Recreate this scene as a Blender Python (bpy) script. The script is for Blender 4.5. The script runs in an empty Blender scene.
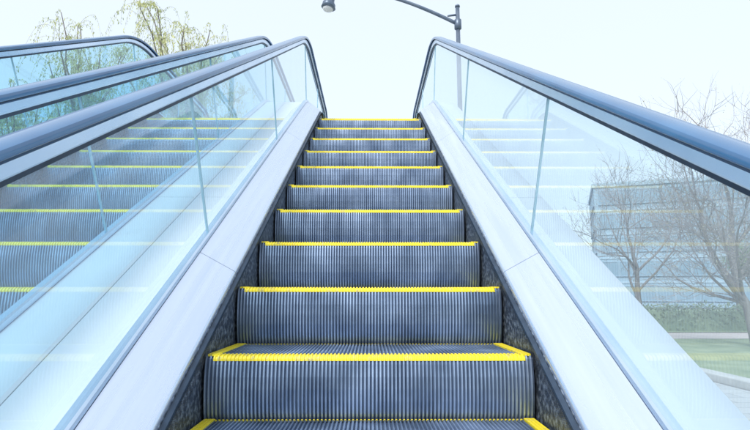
import bpy, math, random
from mathutils import Vector, Matrix
random.seed(7)
C = bpy.context.scene.collection
scn = bpy.context.scene
CAMZ = 1.30

# ------------------------------------------------------------------ materials
def new_mat(name):
    m = bpy.data.materials.new(name); m.use_nodes = True
    nt = m.node_tree
    b = nt.nodes.get("Principled BSDF")
    return m, nt, b

def noise_mat(name, c1, c2, scale=8, rough=0.5, metal=0.0, rough2=None, stretch=(1,1,1), detail=5,
              bump=0.0, bscale=60, lo=0.35, hi=0.65, spec=None, rnd=False):
    m, nt, b = new_mat(name)
    tc = nt.nodes.new("ShaderNodeTexCoord")
    mp = nt.nodes.new("ShaderNodeMapping"); mp.inputs["Scale"].default_value = stretch
    nt.links.new(tc.outputs["Object"], mp.inputs["Vector"])
    if rnd:
        oi = nt.nodes.new("ShaderNodeObjectInfo"); mu = nt.nodes.new("ShaderNodeMath"); mu.operation='MULTIPLY'; mu.inputs[1].default_value = 50
        nt.links.new(oi.outputs["Random"], mu.inputs[0]); cx = nt.nodes.new("ShaderNodeCombineXYZ")
        for i in range(3): nt.links.new(mu.outputs[0], cx.inputs[i])
        nt.links.new(cx.outputs[0], mp.inputs["Location"])
    n = nt.nodes.new("ShaderNodeTexNoise"); n.inputs["Scale"].default_value = scale
    n.inputs["Detail"].default_value = detail
    nt.links.new(mp.outputs[0], n.inputs["Vector"])
    r = nt.nodes.new("ShaderNodeValToRGB")
    r.color_ramp.elements[0].position = lo; r.color_ramp.elements[1].position = hi
    r.color_ramp.elements[0].color = (*c1, 1); r.color_ramp.elements[1].color = (*c2, 1)
    nt.links.new(n.outputs["Fac"], r.inputs["Fac"])
    nt.links.new(r.outputs["Color"], b.inputs["Base Color"])
    b.inputs["Metallic"].default_value = metal
    b.inputs["Roughness"].default_value = rough
    if spec is not None: b.inputs["Specular IOR Level"].default_value = spec
    if rough2 is not None:
        mr = nt.nodes.new("ShaderNodeMapRange")
        mr.inputs["From Min"].default_value = 0.3; mr.inputs["From Max"].default_value = 0.7
        mr.inputs["To Min"].default_value = rough; mr.inputs["To Max"].default_value = rough2
        nt.links.new(n.outputs["Fac"], mr.inputs["Value"])
        nt.links.new(mr.outputs[0], b.inputs["Roughness"])
    if bump > 0:
        n2 = nt.nodes.new("ShaderNodeTexNoise"); n2.inputs["Scale"].default_value = bscale
        n2.inputs["Detail"].default_value = 3
        nt.links.new(mp.outputs[0], n2.inputs["Vector"])
        bp = nt.nodes.new("ShaderNodeBump"); bp.inputs["Strength"].default_value = bump
        bp.inputs["Distance"].default_value = 0.01
        nt.links.new(n2.outputs["Fac"], bp.inputs["Height"])
        nt.links.new(bp.outputs[0], b.inputs["Normal"])
    return m

M_step = noise_mat("step_aluminium", (.20,.275,.40), (.46,.57,.74), scale=5, rough=.30, rough2=.48, metal=.75, stretch=(1.4,1,1), lo=.3, hi=.7, rnd=True)
M_groove = noise_mat("step_groove_shade", (.045,.07,.12), (.10,.14,.21), scale=9, rough=.5, metal=.4, rnd=True)  # groove floors coloured darker, shade painted in to set off the ridges
M_yellow = noise_mat("yellow_paint", (.52,.45,.16), (.92,.74,.03), scale=45, rough=.45, lo=.30, hi=.44, rnd=True)
M_skirt = noise_mat("dark_skirt_steel", (.075,.095,.13), (.36,.42,.50), scale=55, rough=.33, rough2=.5, metal=.6, bump=.3, bscale=160, lo=.44, hi=.70)
M_brush = noise_mat("black_bristle", (.012,.013,.016), (.04,.045,.05), scale=300, rough=.8)
M_deck = noise_mat("brushed_aluminium", (.68,.755,.90), (.80,.86,.97), scale=2.2, rough=.20, rough2=.36, metal=.8, stretch=(14,.5,.5), lo=.25, hi=.75, bump=.04, bscale=40)
M_outer = noise_mat("satin_cladding", (.78,.79,.82), (.86,.86,.88), scale=1.5, rough=.4, metal=.35, lo=.3, hi=.7)
M_profile = noise_mat("anodised_profile", (.58,.70,.84), (.70,.80,.92), scale=3, rough=.26, metal=.85)
M_rubber = noise_mat("handrail_rubber", (.035,.115,.25), (.05,.155,.31), scale=4, rough=.14, rough2=.22, spec=.9)
M_gasket = noise_mat("black_gasket", (.015,.032,.06), (.03,.055,.095), scale=20, rough=.5)
M_comb = noise_mat("comb_plate_metal", (.35,.37,.40), (.5,.52,.55), scale=20, rough=.4, metal=.8)
M_edge = noise_mat("glass_edge_green", (.34,.52,.60), (.46,.64,.72), scale=10, rough=.15)

def glass_mat(name, tint, d0, d1):
    m = bpy.data.materials.new(name); m.use_nodes = True
    nt = m.node_tree; nt.nodes.clear()
    out = nt.nodes.new("ShaderNodeOutputMaterial")
    tr = nt.nodes.new("ShaderNodeBsdfTransparent"); tr.inputs[0].default_value = (*tint,1)
    gl = nt.nodes.new("ShaderNodeBsdfGlossy"); gl.inputs["Roughness"].default_value = .012
    gl.inputs[0].default_value = (.95,.98,1,1)
    df = nt.nodes.new("ShaderNodeBsdfDiffuse"); df.inputs[0].default_value = (.80,.89,.97,1)
    lw = nt.nodes.new("ShaderNodeLayerWeight"); lw.inputs["Blend"].default_value = .5
    p = nt.nodes.new("ShaderNodeMath"); p.operation = 'POWER'; p.inputs[1].default_value = 4.8
    nt.links.new(lw.outputs["Facing"], p.inputs[0])
    ma = nt.nodes.new("ShaderNodeMath"); ma.operation = 'MULTIPLY_ADD'
    ma.inputs[1].default_value = .85; ma.inputs[2].default_value = .06
    nt.links.new(p.outputs[0], ma.inputs[0])
    tc = nt.nodes.new("ShaderNodeTexCoord")
    nz = nt.nodes.new("ShaderNodeTexNoise"); nz.inputs["Scale"].default_value = 2.5; nz.inputs["Detail"].default_value = 4
    nt.links.new(tc.outputs["Object"], nz.inputs["Vector"])
    mr = nt.nodes.new("ShaderNodeMapRange"); mr.inputs["From Min"].default_value=.35; mr.inputs["From Max"].default_value=.75
    mr.inputs["To Min"].default_value=d0; mr.inputs["To Max"].default_value=d1
    nt.links.new(nz.outputs["Fac"], mr.inputs["Value"])
    m0 = nt.nodes.new("ShaderNodeMixShader"); nt.links.new(mr.outputs[0], m0.inputs[0])
    nt.links.new(tr.outputs[0], m0.inputs[1]); nt.links.new(df.outputs[0], m0.inputs[2])
    mx = nt.nodes.new("ShaderNodeMixShader"); nt.links.new(ma.outputs[0], mx.inputs[0])
    nt.links.new(m0.outputs[0], mx.inputs[1]); nt.links.new(gl.outputs[0], mx.inputs[2])
    nt.links.new(mx.outputs[0], out.inputs[0])
    return m
M_glass = glass_mat("tinted_glass", (.80,.925,.97), .15, .23)
M_teal = glass_mat("teal_tinted_glass", (.50,.78,.90), .05, .11)

# ------------------------------------------------------------------ helpers
def mk(name, verts, faces, mats, parent=None, smooth=False, midx=None, loc=(0,0,0), fixn=True):
    me = bpy.data.meshes.new(name); me.from_pydata([tuple(v) for v in verts], [], faces)
    if not isinstance(mats, (list, tuple)): mats = [mats]
    for m in mats: me.materials.append(m)
    if midx: me.polygons.foreach_set("material_index", midx)
    me.update()
    if fixn:
        import bmesh
        bm = bmesh.new(); bm.from_mesh(me); bmesh.ops.recalc_face_normals(bm, faces=bm.faces); bm.to_mesh(me); bm.free()
    if smooth: me.polygons.foreach_set("use_smooth", [True]*len(me.polygons))
    o = bpy.data.objects.new(name, me); C.objects.link(o); o.location = loc
    if parent: o.parent = parent
    return o

def empty(name, loc, label=None, cat=None, group=None):
    e = bpy.data.objects.new(name, None); C.objects.link(e); e.location = loc; e.empty_display_size = .2
    if label: e["label"] = label
    if cat: e["category"] = cat
    if group: e["group"] = group
    return e

def box_vf(x0,x1,y0,y1,z0,z1, V, F):
    b = len(V)
    V += [(x0,y0,z0),(x1,y0,z0),(x1,y1,z0),(x0,y1,z0),(x0,y0,z1),(x1,y0,z1),(x1,y1,z1),(x0,y1,z1)]
    F += [(b,b+3,b+2,b+1),(b+4,b+5,b+6,b+7),(b,b+1,b+5,b+4),(b+1,b+2,b+6,b+5),(b+2,b+3,b+7,b+6),(b+3,b,b+4,b+7)]

def box(name, x0,x1,y0,y1,z0,z1, mat, parent=None, bevel=0, loc=(0,0,0)):
    V=[];F=[]; box_vf(x0,x1,y0,y1,z0,z1,V,F)
    o = mk(name,V,F,mat,parent,loc=loc)
    if bevel:
        md = o.modifiers.new("b",'BEVEL'); md.width=bevel; md.segments=2
    return o

# ------------------------------------------------------------------ path
A = math.radians(30)
YB = 1.80 - (CAMZ-.201)/math.tan(A)
ZT = CAMZ + 2.03
YT = YB + ZT/math.tan(A)
R1, R2 = 1.3, .62
Y0, Y3 = -1.3, 7.75
t1, t2 = R1*math.tan(A/2), R2*math.tan(A/2)
L1 = (YB-t1)-Y0
L2 = R1*A
Lsl = math.hypot(YT-YB, ZT) - t1 - t2
L4 = R2*A
L5 = Y3-(YT+t2)
B1 = L1; B2=B1+L2; B3=B2+Lsl; B4=B3+L4; B5=B4+L5
def P(s):
    if s <= B1: return (Y0+s, 0.0, 0.0)
    if s <= B2:
        a=(s-B1)/R1; return (YB-t1+R1*math.sin(a), R1*(1-math.cos(a)), a)
    if s <= B3:
        q=s-B2+t1; return (YB+q*math.cos(A), q*math.sin(A), A)
    if s <= B4:
        a=A-(s-B3)/R2
        return (YT+t2-R2*math.sin(a), ZT-R2*(1-math.cos(a)), a)
    return (YT+t2+(s-B4), ZT, 0.0)
def samples(s0,s1):
    S=[s0]
    for (a,b,n) in ((B1,B2,12),(B3,B4,14)):
        for i in range(n+1):
            s=a+(b-a)*i/n
            if s0+1e-4 < s < s1-1e-4: S.append(s)
    S.append(s1); return sorted(set(S))
def off(s,h):
    y,z,a = P(s); return (y-h*math.sin(a), z+h*math.cos(a))
def s_of_y(yn): return B2 + ((yn-YB)/math.cos(A) - t1)
def nose_z(y):
    lo,hi=0,B5
    if y<=Y0: return 0
    for _ in range(40):
        m=(lo+hi)/2
        if P(m)[0]<y: lo=m
        else: hi=m
    return P(lo)[1]

def sweep(name, s0,s1,sec,sg,mat,parent,smooth=False):
    S=samples(s0,s1); V=[];F=[]; n=len(sec)
    for s in S:
        for (x,h) in sec:
            y,z=off(s,h); V.append((sg*x,y,z))
    for i in range(len(S)-1):
        for j in range(n):
            k=(j+1)%n
            F.append((i*n+j,i*n+k,(i+1)*n+k,(i+1)*n+j))
    F.append(tuple(range(n))); F.append(tuple((len(S)-1)*n+j for j in range(n)))
    o=mk(name,V,F,mat,parent)
    if smooth:
        o.data.polygons.foreach_set("use_smooth",[True]*len(o.data.polygons))
        try: o.data.set_sharp_from_angle(angle=math.radians(40))
        except Exception: pass
    return o

def rail_sweep(name, pts, sec, sg, mat, parent):
    V=[];F=[];n=len(sec)
    for (y,z,a) in pts:
        for (x,h) in sec: V.append((sg*x, y-h*math.sin(a), z+h*math.cos(a)))
    for i in range(len(pts)-1):
        for j in range(n):
            k=(j+1)%n; F.append((i*n+j,i*n+k,(i+1)*n+k,(i+1)*n+j))
    F.append(tuple(range(n))); F.append(tuple((len(pts)-1)*n+j for j in range(n)))
    o=mk(name,V,F,mat,parent)
    o.data.polygons.foreach_set("use_smooth",[True]*len(o.data.polygons))
    try: o.data.set_sharp_from_angle(angle=math.radians(35))
    except Exception: pass
    return o

# ------------------------------------------------------------------ step mesh
HW=.550; PITCH=.0128; NC=int(2*HW/PITCH); PITCH=2*HW/NC
PROF=[(.402,0),(.30,0),(.20,0),(.10,0),(.012,0),(.003,-.003),(-.003,-.012),(-.006,-.03),(-.009,-.07),(-.008,-.11),(-.004,-.15),(.004,-.19),(.018,-.23),(.036,-.27),(.060,-.31)]
def offset_prof(prof, d):
    out=[]
    for i,(y,z) in enumerate(prof):
        a=prof[max(0,i-1)]; b=prof[min(len(prof)-1,i+1)]
        ty,tz=b[0]-a[0],b[1]-a[1]; l=math.hypot(ty,tz)
        ny,nz=tz/l,-ty/l
        out.append((y+ny*d, z+nz*d))
    return out
def cleated(name, prof, x0, x1, depth, raise_, mats, parent):
    top=offset_prof(prof, raise_); bot=offset_prof(prof, -depth)
    V=[];F=[]; cols=[];mi=[]
    k0=int(round((x0+HW)/PITCH)); k1=int(round((x1+HW)/PITCH))
    for k in range(k0,k1):
        xs=-HW+k*PITCH
        cols += [(xs+.0008,top),(xs+PITCH*.46,top),(xs+PITCH*.58,bot),(xs+PITCH*.94,bot)]
    for x,p in cols:
        for (y,z) in p: V.append((x,y,z))
    n=len(prof)
    for i in range(len(cols)-1):
        for j in range(n-1):
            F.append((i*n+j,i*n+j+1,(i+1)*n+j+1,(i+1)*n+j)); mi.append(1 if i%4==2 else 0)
    return mk(name,V,F,mats,parent,midx=mi,fixn=False)

def make_step(parent, y, z, i):
    global STEP
    if i==0:
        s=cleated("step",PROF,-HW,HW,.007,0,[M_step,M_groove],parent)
        import bmesh
        bm=bmesh.new(); bm.from_mesh(s.data)
        for sx in (-1,1):
            vs=[bm.verts.new((sx*(HW-.001),yy,zz-.001)) for (yy,zz) in offset_prof(PROF,-.004)]
            vs.append(bm.verts.new((sx*(HW-.001),.402,-.31)))
            bm.faces.new(vs)
        bm.to_mesh(s.data); bm.free()
        fp=[(.042,0),(.025,0),(.012,0),(.003,-.003),(-.0025,-.011),(-.0040,-.0185)]
        n=cleated("front_edge_stripe",fp,-.525,.525,.0030,.0014,[M_yellow,M_yellow],s)
        bp=[(.400,0),(.394,0),(.388,0)]
        b=cleated("rear_edge_stripe",bp,-.512,.512,.003,.0012,[M_yellow,M_groove],s)
        kids=[n,b]
        for sx in (-1,1):
            V=[];F=[]
            xa,xb=sx*.510,sx*.546
            for kk in range(3):
                x0=xa+(xb-xa)*kk/3; x1=x0+(xb-xa)/3*.86
                box_vf(min(x0,x1),max(x0,x1),.006,.401,-.004,.0032,V,F)
            kids.append(mk("side_edge_stripe",V,F,M_yellow,s))
        STEP=(s,kids)
        s.location=(0,y,z)
        return s
    s0,k0=STEP
    s=s0.copy(); C.objects.link(s); s.parent=parent; s.location=(0,y,z)
    for k in k0:
        c=k.copy(); C.objects.link(c); c.parent=s
    return s

GRP="side by side outdoor escalators"
esc=empty("escalator",(0,0,0),"empty outdoor escalator with dark ribbed steps edged in yellow, glass sides","escalator",GRP)
idx=0
for k in range(-3,15):
    y=1.80+.4*(k-2)
    if y<Y0+.3: continue
    z=nose_z(y)
    if k in (0,1): z+=.024
    if z>ZT-.004: z=ZT-.004
    make_step(esc,y,z,idx); idx+=1

# ------------------------------------------------------------------ balustrades
jy=[.79,2.37,3.95]
js=[.02]+[s_of_y(v) for v in jy]+[B3+.12, B4+.95, B5]
deck_joints=[.0, s_of_y(.2), s_of_y(2.22), s_of_y(4.25), B4+.3, B5]
GH=.770
for sg in (-1,1):
    base=sweep("balustrade",0,B5,[(.700,.140),(.700,.166),(.706,.172),(.730,.172),(.736,.166),(.736,.140)],sg,M_profile,esc)
    sweep("skirt_panel",0,B5,[(.560,-.42),(.560,.045),(.570,.045),(.570,-.42)],sg,M_skirt,esc)
    sweep("skirt_brush_carrier",0,B5,[(.546,.020),(.546,.034),(.5598,.040),(.5598,.014)],sg,M_gasket,esc)
    V=[];F=[]
    s=.02
    while s<B5:
        y,z=off(s,.026); y2,z2=off(s+.004,.018)
        b=len(V)
        w=.0022
        V += [(sg*.5455,y-w,z),(sg*.5455,y+w,z),(sg*.531,y2+w*.4,z2),(sg*.531,y2-w*.4,z2)]
        F.append((b,b+1,b+2,b+3)); s+=.006
    mk("skirt_bristles",V,F,M_brush,esc,fixn=False)
    for a,b in zip(deck_joints[:-1],deck_joints[1:]):
        sweep("inner_deck_panel",a+.0015,b-.0015,[(.571,.020),(.5605,.050),(.5635,.060),(.570,.066),(.694,.148),(.6985,.150),(.6985,.130),(.585,.020)],sg,M_deck,esc,True)
    sweep("deck_support",0,B5,[(.572,.015),(.572,.052),(.697,.128),(.697,.015)],sg,M_gasket,esc)
    for a,b in zip(deck_joints[:-1],deck_joints[1:]):
        sweep("outer_deck_panel",a+.7 if a>0 else a,(b+.7-.003) if b<B5 else b,[(.7375,.130),(.7375,.146),(.930,.146),(.938,.138),(.938,.120),(.930,.130)],sg,M_outer,esc,True)
    sweep("side_cladding",0,B5,[(.937,.1195),(.937,-.78),(.915,-.78),(.915,.1195)],sg,M_outer,esc)
    for a,b in zip(js[:-1],js[1:]):
        S=samples(a+.003,b-.003); V=[];F=[];mi=[]
        for s in S:
            for h in (.172,GH):
                y,z=off(s,h); V.append((sg*.7175,y,z))
        for i in range(len(S)-1):
            F.append((2*i,2*i+1,2*i+3,2*i+2)); mi.append(0)
        for s in (S[0],S[-1]):
            k=len(V)
            for (x,h) in ((.7125,.172),(.7225,.172),(.7225,GH),(.7125,GH)):
                y,z=off(s,h); V.append((sg*x,y,z))
            F.append((k,k+1,k+2,k+3)); mi.append(1)
        mk("glass_panel",V,F,[M_glass,M_edge],base,midx=mi,fixn=False)
    for end in (0,1):
        yc=Y3+.003 if end else Y0-.003+.02
        zc=(ZT if end else 0)+ (.172+GH)/2; r=(GH-.172)/2
        dirn=1 if end else -1
        V=[(sg*.7175,yc,zc)];F=[]
        for i in range(25):
            t=-math.pi/2+math.pi*i/24
            V.append((sg*.7175,yc+dirn*r*math.cos(t),zc+r*math.sin(t)))
        F=[(0,i,i+1) for i in range(1,25)]
        mk("newel_glass",V,F,M_glass,base,fixn=False)
    def path(h):
        pts=[]
        zc=.172+(GH-.172)/2
        r=h-zc
        for i in range(17):
            t=math.pi*i/16
            pts.append((Y0-r*math.sin(t), zc-r*math.cos(t), math.pi-t))
        for s in samples(0.0001,B5-.0001):
            y,z=off(s,h); pts.append((y,z,P(s)[2]))
        zc2=ZT+zc
        for i in range(17):
            t=math.pi*i/16
            pts.append((Y3+r*math.sin(t), zc2+r*math.cos(t), -t))
        return pts
    rail_sweep("guide_gasket",path(.757),[(.708,0),(.706,.013),(.729,.013),(.727,0)],sg,M_gasket,base)
    prof=[(.703,0),(.697,.006),(.697,.032),(.702,.036),(.733,.036),(.738,.032),(.738,.006),(.732,0)]
    rail_sweep("handrail_guide",path(.770),prof,sg,M_profile,base)
    rail_sweep("handrail_track",path(.806),[(.701,0),(.701,.009),(.734,.009),(.734,0)],sg,M_gasket,base)
    hr=[(.688,.004),(.683,.001),(.6785,.005),(.6775,.013),(.681,.021),(.690,.0255),(.7175,.0275),(.745,.0255),(.754,.021),(.7575,.013),(.7565,.005),(.752,.001),(.747,.004),(.747,.010),(.688,.010)]
    rail_sweep("handrail",path(.812),hr,sg,M_rubber,base)

for (ya,yb,zz,nm) in ((Y0-.9,Y0+.28,0,"lower_comb_plate"),(YT+t2+.35,Y3+.6,ZT,"upper_comb_plate")):
    V=[];F=[]
    box_vf(-.556,.556,ya,yb,zz-.05,zz+.006,V,F)
    y=ya+.02
    while y<yb-.03:
        box_vf(-.54,.54,y,y+.012,zz+.006,zz+.009,V,F); y+=.03
    for k in range(60):
        x=-.545+k*1.09/59
        if zz==0: box_vf(x-.003,x+.003,yb,yb+.09,zz-.01,zz+.005,V,F)
        else: box_vf(x-.003,x+.003,ya-.09,ya,zz-.01,zz+.005,V,F)
    mk(nm,V,F,M_comb,esc)
sweep("truss_underside",0,B5,[(-.914,-.76),(.914,-.76),(.914,-.74),(-.914,-.74)],1,M_outer,esc)

def copy_tree(o,parent=None):
    c=o.copy(); C.objects.link(c)
    if parent: c.parent=parent
    if o.name.startswith(("glass_panel","newel_glass")):
        c.data=o.data.copy(); c.data.materials[0]=M_teal
    for k in list(o.children): copy_tree(k,c)
    return c
e2=copy_tree(esc); e2.location=(-1.88,0,0)
e2["label"]="second escalator with teal tinted glass sides and yellow edged steps"

# ------------------------------------------------------------------ ground & setting
M_ground=noise_mat("asphalt_ground",(.12,.125,.13),(.16,.165,.17),scale=.6,rough=.9)
def paving():
    m,nt,b=new_mat("plaza_paving")
    tc=nt.nodes.new("ShaderNodeTexCoord"); br=nt.nodes.new("ShaderNodeTexBrick")
    br.inputs["Scale"].default_value=1.0; br.inputs["Brick Width"].default_value=.6; br.inputs["Row Height"].default_value=.3
    br.inputs["Mortar Size"].default_value=.006
    br.inputs["Color1"].default_value=(.5,.51,.52,1); br.inputs["Color2"].default_value=(.43,.44,.45,1); br.inputs["Mortar"].default_value=(.25,.25,.25,1)
    nt.links.new(tc.outputs["Object"],br.inputs["Vector"]); nt.links.new(br.outputs["Color"],b.inputs["Base Color"])
    b.inputs["Roughness"].default_value=.8
    return m
M_pave=paving()
M_lawn=noise_mat("lawn_grass",(.19,.25,.15),(.32,.37,.23),scale=1.4,rough=.95,bump=.8,bscale=30)  # grass paled, the colour stands in for haze
M_path=noise_mat("red_path",(.50,.42,.40),(.57,.49,.46),scale=3,rough=.9)  # red washed out towards pink, haze put into the colour
M_conc=noise_mat("concrete",(.40,.40,.39),(.5,.5,.49),scale=2,rough=.85,bump=.1)
M_kerb=noise_mat("kerb_stone",(.45,.45,.44),(.55,.54,.53),scale=5,rough=.85)
def sheet(name,x0,x1,y0,y1,z,mat):
    o=mk(name,[(x0,y0,z),(x1,y0,z),(x1,y1,z),(x0,y1,z)],[(0,1,2,3)],mat,fixn=False); o["kind"]="structure"; return o
sheet("ground",-900,900,-300,1500,-.012,M_ground)
sheet("plaza_pavement",-14,5.2,-10,40,-.006,M_pave)
sheet("lawn",5.5,60,-6,15.5,.02,M_lawn)
sheet("lawn",5.5,60,18.2,46,.02,M_lawn)
sheet("red_footpath",5.5,60,15.65,18.05,.012,M_path)
sheet("lawn",-60,-14.3,-6,60,.02,M_lawn)
k=box("kerb",5.22,5.48,-10,40,-.02,.11,M_kerb,bevel=.015); k["kind"]="structure"
k=box("kerb",-14.28,-14.02,-10,60,-.02,.11,M_kerb,bevel=.015); k["kind"]="structure"

ld=empty("elevated_landing",(0,Y3,0),"raised concrete landing deck on round columns at escalator top","footbridge")
V=[];F=[]; box_vf(-3.4,1.3,.75,7.0,ZT-.35,ZT-.002,V,F)
box_vf(-3.3,1.2,.85,6.9,ZT-.6,ZT-.35,V,F)
mk("deck_slab",V,F,M_conc,ld)
for (cx,cy) in ((-2.8,1.6),(.6,1.6),(-2.8,6.2),(.6,6.2)):
    V=[];F=[];n=20
    for z in (0,ZT-.6):
        for i in range(n):
            a=2*math.pi*i/n; V.append((cx+.22*math.cos(a),cy+.22*math.sin(a),z))
    for i in range(n): F.append((i,(i+1)%n,n+(i+1)%n,n+i))
    mk("column",V,F,M_conc,ld,smooth=True)

# ------------------------------------------------------------------ building
M_wall=noise_mat("grey_blue_wall",(.33,.44,.53),(.38,.49,.58),scale=.4,rough=.8)  # wall lightened, distance haze worked into its colour
M_trim=noise_mat("pale_trim",(.40,.51,.60),(.46,.57,.66),scale=1,rough=.7)  # trim carries the same painted haze as the wall
mw,ntw,bw=new_mat("window_glass"); bw.inputs["Roughness"].default_value=.12; bw.inputs["Specular IOR Level"].default_value=.8
nw=ntw.nodes.new("ShaderNodeTexNoise"); nw.inputs["Scale"].default_value=.7
rw=ntw.nodes.new("ShaderNodeValToRGB"); rw.color_ramp.elements[0].color=(.21,.32,.41,1); rw.color_ramp.elements[1].color=(.31,.42,.51,1)  # panes kept pale, haze painted into both tones
ntw.links.new(nw.outputs["Fac"],rw.inputs["Fac"]); ntw.links.new(rw.outputs["Color"],bw.inputs["Base Color"])
M_win=mw
bld=empty("office_building",(24.6,56,0),"grey-blue flat-roofed office block with ribbon windows","building")
bld.rotation_euler=(0,0,math.radians(-21))
W,D,H=17.5,12,12.9; NS=5; SH=H/NS
V=[];F=[]
box_vf(0,W,0,D,0,H,V,F); mk("wall",V,F,M_wall,bld)
V=[];F=[]; box_vf(-.15,W+.15,-.15,D+.15,H+.001,H+.45,V,F)
mk("roof_parapet",V,F,M_trim,bld)
V=[];F=[]
for i in range(1,NS): box_vf(-.06,W+.06,-.06,D+.06,i*SH-.1,i*SH+.08,V,F)
mk("floor_band",V,F,M_trim,bld)
wmesh=None
def window(x,y,z,rot):
    global wmesh
    if wmesh is None:
        V=[];F=[];box_vf(-.72,.72,-.05,.02,0,1.45,V,F)
        nf=len(F); fr=[(-.77,-.72),(.72,.77),(-.02,.02)]
        for a,b in fr: box_vf(a,b,-.09,.02,0,1.45,V,F)
        box_vf(-.77,.77,-.09,.02,1.451,1.50,V,F); box_vf(-.8,.8,-.13,.02,-.07,-.001,V,F)
        mi=[0]*nf+[1]*(len(F)-nf)
        o=mk("window",V,F,[M_win,M_wall],bld,midx=mi,fixn=False); wmesh=o.data
    else:
        o=bpy.data.objects.new("window",wmesh); C.objects.link(o); o.parent=bld
    o.location=(x,y,z); o.rotation_euler=(0,0,rot)
for f in range(NS):
    for c in range(10): window(1.2+c*1.68,0,f*SH+.68,0)
    for c in range(6): window(0,1.4+c*1.8,f*SH+.68,-math.pi/2)

# ------------------------------------------------------------------ trees
M_bark=noise_mat("bark",(.17,.15,.14),(.27,.245,.225),scale=12,rough=.9,stretch=(1,1,.3),bump=.4)
M_twig=noise_mat("twig_bark",(.22,.20,.20),(.32,.295,.29),scale=12,rough=.9)
M_wtwig=noise_mat("willow_twig",(.34,.33,.18),(.44,.42,.24),scale=12,rough=.9)
M_leafA=noise_mat("willow_leaf",(.36,.42,.18),(.58,.59,.28),scale=.9,rough=.7)
M_leafB=noise_mat("bud_leaf",(.30,.27,.18),(.42,.38,.26),scale=1,rough=.7)
M_leafC=noise_mat("green_leaf",(.14,.21,.11),(.26,.34,.18),scale=.8,rough=.7)
M_leafD=noise_mat("hedge_leaf",(.15,.21,.14),(.25,.31,.20),scale=.8,rough=.8)

def tube(V,F,pts,rads,n):
    b=len(V)
    for i,p in enumerate(pts):
        d=(pts[min(i+1,len(pts)-1)]-pts[max(i-1,0)]).normalized()
        u=d.cross(Vector((.31,.17,.93)))
        if u.length<.05: u=d.cross(Vector((1,0,0)))
        u.normalize(); w=d.cross(u)
        for j in range(n):
            a=2*math.pi*j/n; V.append(p+(u*math.cos(a)+w*math.sin(a))*rads[i])
    for i in range(len(pts)-1):
        for j in range(n):
            k=(j+1)%n; F.append((b+i*n+j,b+i*n+k,b+(i+1)*n+k,b+(i+1)*n+j))
def leaf(V,F,p,s,d=None):
    a=Vector((random.gauss(0,1),random.gauss(0,1),random.gauss(0,1))) if d is None else d
    a.normalize(); c=a.cross(Vector((random.gauss(0,1),random.gauss(0,1),random.gauss(0,1)))).normalized()
    b=len(V); L=s; w=s*.34
    V += [p, p+a*L*.5+c*w*.5, p+a*L, p+a*L*.5-c*w*.5]; F.append((b,b+1,b+2,b+3))
def rv(s): return Vector((random.uniform(-s,s),random.uniform(-s,s),random.uniform(-s,s)))

def grow(VT,FT,VB,FB,p,d,L,r,lvl,maxl,leaves,up=.12,wob=.22,amin=.35,amax=.85,rmin=.004,nk3=3):
    n=4; pts=[p.copy()]; rads=[r]
    dd=d.copy()
    for i in range(n):
        dd=(dd+rv(wob)+Vector((0,0,up))).normalized()
        p=p+dd*L/n; pts.append(p.copy()); rads.append(r*(1-.5*(i+1)/n) if lvl<maxl else r*(1-.7*(i+1)/n))
    if lvl<=1: tube(VT,FT,pts,rads,8)
    else: tube(VB,FB,pts,rads,4 if lvl<4 else 3)
    if lvl>=maxl:
        for q in pts[1:]:
            leaves.append(q+rv(.05))
        return
    nk = 4 if lvl in(1,2) else 3
    if lvl==3: nk=nk3
    if lvl==0: nk=7
    for i in range(nk):
        t=random.uniform(.45,1) if lvl==0 else random.uniform(.25,1)
        if i==0: t=1
        q=pts[min(int(t*n),n-1)].lerp(pts[min(int(t*n),n-1)+1], t*n-min(int(t*n),n-1))
        ax=rv(1).normalized(); perp=dd.cross(ax).normalized()
        ang=random.uniform(amin,amax) if i else .2
        nd=(dd*math.cos(ang)+perp*math.sin(ang)).normalized()
        grow(VT,FT,VB,FB,q,nd,L*random.uniform(.64,.84),max(r*.5*(.7 if i else 1),rmin),lvl+1,maxl,leaves,up,wob,amin,amax,rmin,nk3)

def bare_tree(loc,h,seed,label,nleaf,lmat,ls=.05,maxl=5,spread=.22,nk3=3):
    random.seed(seed)
    e=empty("bare_tree",loc,label,"tree")
    VT=[];FT=[];VB=[];FB=[];lv=[]
    grow(VT,FT,VB,FB,Vector((0,0,-.05)),Vector((0,0,1)).normalized(),h*.24,h*.015,0,maxl,lv,up=.07,wob=spread,amin=.45,amax=1.15,rmin=.0050,nk3=nk3)
    zmax=max(v.z for v in VB); xs=[v.x for v in VB]
    f=h/zmax
    for L_ in (VT,VB,lv):
        for v in L_: v *= f
    mk("trunk",VT,FT,M_bark,e,smooth=True,fixn=False)
    mk("crown_branches",VB,FB,M_twig,e,fixn=False)
    VL=[];FL=[]
    for _ in range(nleaf): leaf(VL,FL,random.choice(lv)+rv(.08),ls*random.uniform(.6,1.4))
    mk("crown_buds",VL,FL,lmat,e,fixn=False)
    return e,(round(min(xs)*f,1),round(max(xs)*f,1))
TG="bare early spring trees on the lawn"
zs=[]
for (loc,h,sd,nl,n3) in (((9.5,13,.02),7.2,3,2000,3),((17.4,24.5,.02),12.2,11,2500,3),((10.9,21,.02),7.6,21,2000,3),((12.4,15,.02),8.4,41,2000,3)):
    e,z=bare_tree(loc,h,sd,"leafless brown tree with fine branching twigs on the lawn",nl,M_leafB,nk3=n3)
    e["group"]=TG; zs.append((loc[:2],h,z))
print("bare trees",zs)

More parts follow.
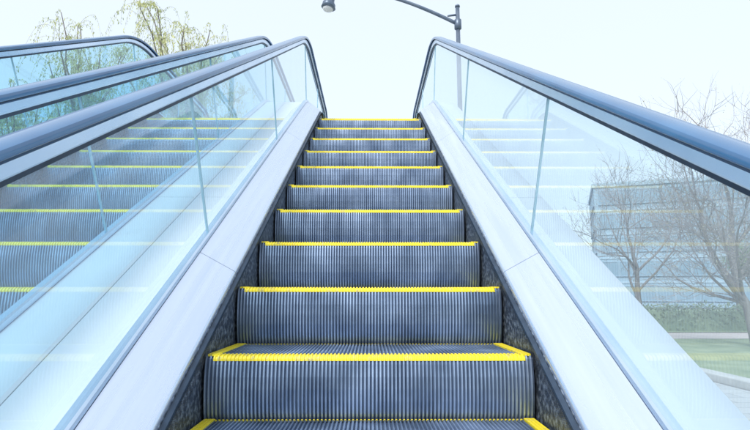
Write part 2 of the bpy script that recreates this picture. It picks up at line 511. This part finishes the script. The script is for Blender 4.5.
def willow(loc,h,w,seed,label,dens=1.0):
    random.seed(seed)
    e=empty("willow_tree",loc,label,"tree"); e["group"]="willows behind the escalators"
    VT=[];FT=[];VB=[];FB=[];VL=[];FL=[]
    top=h*.45; pts=[Vector((random.uniform(-.15,.15)*i,random.uniform(-.15,.15)*i,top*i/5)) for i in range(6)]
    tube(VT,FT,pts,[h*.020*(1-.09*i) for i in range(6)],10)
    ends=[]
    for i in range(15):
        a=2*math.pi*i/15+random.uniform(-.3,.3); sp=w*random.uniform(.15,.95)
        p0=pts[random.choice((3,4,5))]; zt=h*random.uniform(.78,.98)*(1-.16*(sp/w)**2)
        tgt=Vector((sp*math.cos(a),sp*math.sin(a),zt)); P2=[]
        mid=p0.lerp(tgt,.5)+Vector((0,0,h*.05))-Vector((tgt.x,tgt.y,0))*.12
        for t in range(9):
            u=t/8; q=p0*(1-u)**2+mid*2*u*(1-u)+tgt*u*u+rv(.06*u*3); P2.append(q)
        tube(VT,FT,P2,[h*.005*(1-.85*t/8)+.007 for t in range(9)],6)
        ends+=P2[3:]
    n=int(520*dens)
    for i in range(n):
        q=random.choice(ends); a=random.uniform(0,6.28); L=random.uniform(.14,.40)*h; rr=random.uniform(.2,1.1)
        P3=[];p=q.copy(); v=Vector((math.cos(a)*rr,math.sin(a)*rr,random.uniform(.2,1.1)))
        for t in range(11):
            P3.append(p.copy()); p=p+v*(L/14); v=v*.80+Vector((random.uniform(-.07,.07),random.uniform(-.07,.07),-.30))
            if p.z<1.2: break
        if len(P3)<3: continue
        tube(VB,FB,P3,[.007*(1-.6*t/len(P3)) for t in range(len(P3))],3)
        for t in range(1,len(P3)):
            for _ in range(4):
                u=random.random(); pp=P3[t-1].lerp(P3[t],u)+rv(.07)
                leaf(VL,FL,pp,random.uniform(.07,.14),Vector((random.uniform(-.5,.5),random.uniform(-.5,.5),-1)))
    mk("trunk",VT,FT,M_bark,e,smooth=True,fixn=False)
    mk("crown_branches",VB,FB,M_wtwig,e,fixn=False)
    mk("crown_leaves",VL,FL,M_leafA,e,fixn=False)
willow((-7.9,21,0),14.4,2.9,5,"yellow-green willow with drooping spring branches beside the plaza")
willow((-13.0,23,0),14.8,3.0,6,"yellow-green willow with drooping spring branches beside the plaza",.8)
willow((-18.5,27,.02),13.5,3.4,8,"yellow-green willow with drooping spring branches beside the plaza")

def leafy_tree(loc,h,w,seed):
    random.seed(seed)
    e=empty("leafy_tree",loc,"dark green rounded tree standing on the grass","tree"); e["group"]="leafy park trees"
    VT=[];FT=[];VB=[];FB=[];lv=[]
    grow(VT,FT,VB,FB,Vector((0,0,-.05)),Vector((0,0,1)),h*.3,h*.02,0,4,lv,wob=.25)
    mk("trunk",VT+VB,FT+[tuple(i+len(VT) for i in f) for f in FB],M_bark,e,fixn=False)
    VL=[];FL=[]
    for _ in range(8000): leaf(VL,FL,random.choice(lv)+rv(.35),random.uniform(.12,.26))
    mk("crown",VL,FL,M_leafC,e,fixn=False)
leafy_tree((-10.5,30,0),9.5,3,51)
leafy_tree((-23,34,.02),9.5,3,52)
leafy_tree((31,42,.02),7,3,53)
leafy_tree((36,40,.02),6.5,3,54)

def hedge(name,x0,x1,y0,y1,h,n,seed,label):
    random.seed(seed); VL=[];FL=[]
    box_vf(x0+.15,x1-.15,y0+.15,y1-.15,0,h-.2,VL,FL)
    VL=[Vector(v) for v in VL]
    for _ in range(n):
        leaf(VL,FL,Vector((random.uniform(x0,x1),random.uniform(y0,y1),random.uniform(.05,1)**.6*h+random.uniform(-.1,.1))),random.uniform(.08,.18))
    o=mk(name,VL,FL,M_leafD,fixn=False); o["label"]=label; o["category"]="hedge"; return o
hedge("clipped_hedge",6,34,18.6,19.6,.9,14000,61,"low clipped green hedge along the red footpath")
random.seed(77)
VL=[];FL=[]
for _ in range(420):
    x=random.uniform(-150,180); y=random.uniform(95,140); r=random.uniform(2.5,5); cz=random.uniform(2,5.5)
    for _ in range(60):
        d=rv(1).normalized()*r*random.uniform(.6,1)
        leaf(VL,FL,Vector((x,y,cz))+Vector((d.x,d.y,abs(d.z)*.9 if random.random()<.7 else d.z*.6)),random.uniform(.7,1.5))
o=mk("distant_wood",VL,FL,noise_mat("distant_foliage",(.38,.45,.46),(.48,.54,.54),scale=.1,rough=.9),fixn=False); o["kind"]="stuff"  # pale blue-grey foliage colour imitates distance haze
o["label"]="far belt of hazy park trees on the horizon"; o["category"]="woodland"

# ------------------------------------------------------------------ street lamp
M_pole=noise_mat("grey_painted_pole",(.10,.14,.20),(.15,.19,.25),scale=6,rough=.4,metal=.4)
M_lens=noise_mat("lamp_lens",(.6,.63,.65),(.7,.72,.74),scale=6,rough=.2)
LX,LY=2.62,14.5
lamp=empty("street_lamp",(LX,LY,0),"tall grey street lamp with long curved arm and hanging head","street lamp")
LZ=CAMZ+8.55
def tobj(name,pts,rads,n,mat,par):
    V=[];F=[]; tube(V,F,[Vector(p) for p in pts],rads,n)
    F.append(tuple(range(n))); F.append(tuple(len(V)-n+i for i in range(n)))
    return mk(name,V,F,mat,par,smooth=True)
tobj("pole",[(0,0,0),(0,0,.5),(0,0,.52),(0,0,LZ)],[.13,.13,.085,.06],16,M_pole,lamp)
pts=[];N=24
p0=Vector((0,0,LZ-.55)); p1=Vector((-1.5,0,LZ+.25)); p2=Vector((-2.9,0,LZ+.75)); p3=Vector((-3.75,0,LZ+.30))
for i in range(N+1):
    u=i/N; pts.append(p0*(1-u)**3+p1*3*u*(1-u)**2+p2*3*u*u*(1-u)+p3*u**3)
tobj("arm",pts,[.055-.015*i/N for i in range(N+1)],10,M_pole,lamp)
tobj("collar",[(0,0,LZ-.72),(0,0,LZ-.70),(0,0,LZ-.42),(0,0,LZ-.40)],[.07,.105,.105,.07],14,M_pole,lamp)
tobj("bracket",[(-.02,0,LZ-.25),(-.28,0,LZ-.28),(-.30,0,LZ-.30)],[.03,.03,.02],8,M_pole,lamp)
tobj("pole_cap",[(0,0,LZ),(0,0,LZ+.05),(0,0,LZ+.09)],[.075,.07,.02],14,M_pole,lamp)
hd=tobj("lamp_head",[(-3.72,0,LZ+.36),(-3.80,0,LZ+.22),(-3.86,0,LZ+.08),(-3.88,0,LZ-.04),(-3.885,0,LZ-.06)],[.05,.11,.20,.22,.18],16,M_pole,lamp)
tobj("lamp_lens",[(-3.886,0,LZ-.062),(-3.89,0,LZ-.12),(-3.892,0,LZ-.16)],[.17,.14,.05],16,M_lens,lamp)

# ------------------------------------------------------------------ light
w=bpy.data.worlds.new("World"); scn.world=w; w.use_nodes=True
nt=w.node_tree; nt.nodes.clear()
out=nt.nodes.new("ShaderNodeOutputWorld"); sky=nt.nodes.new("ShaderNodeTexSky")
sky.sky_type='NISHITA'; sky.sun_disc=False
SE,SR=math.radians(48),math.radians(-150)
sky.sun_elevation=SE; sky.sun_rotation=SR; sky.air_density=1.0; sky.dust_density=2.0
b1=nt.nodes.new("ShaderNodeBackground"); b1.inputs[1].default_value=.06
nt.links.new(sky.outputs[0],b1.inputs[0])
b2=nt.nodes.new("ShaderNodeBackground")
b2.inputs[0].default_value=(.80,.875,.95,1); b2.inputs[1].default_value=1.0
ad=nt.nodes.new("ShaderNodeAddShader"); nt.links.new(b1.outputs[0],ad.inputs[0]); nt.links.new(b2.outputs[0],ad.inputs[1])
nt.links.new(ad.outputs[0],out.inputs[0])
sd=bpy.data.lights.new("sun",'SUN'); sd.energy=3.2; sd.angle=math.radians(12); sd.color=(1,.975,.94)
so=bpy.data.objects.new("sun",sd); C.objects.link(so)
dirv=Vector((math.sin(SR)*math.cos(SE),math.cos(SR)*math.cos(SE),math.sin(SE)))
so.rotation_euler=dirv.to_track_quat('Z','Y').to_euler()

# ------------------------------------------------------------------ camera
cd=bpy.data.cameras.new("camera"); cam=bpy.data.objects.new("camera",cd); C.objects.link(cam)
cd.sensor_width=36; cd.lens=36*520/750; cd.clip_end=3000; cd.clip_start=.02
cam.location=(0,0,CAMZ)
cam.rotation_euler=(math.radians(90+8.7),0,math.radians(-.55))
scn.camera=cam
scn.view_settings.view_transform='Standard'; scn.view_settings.look='None'; scn.view_settings.exposure=0
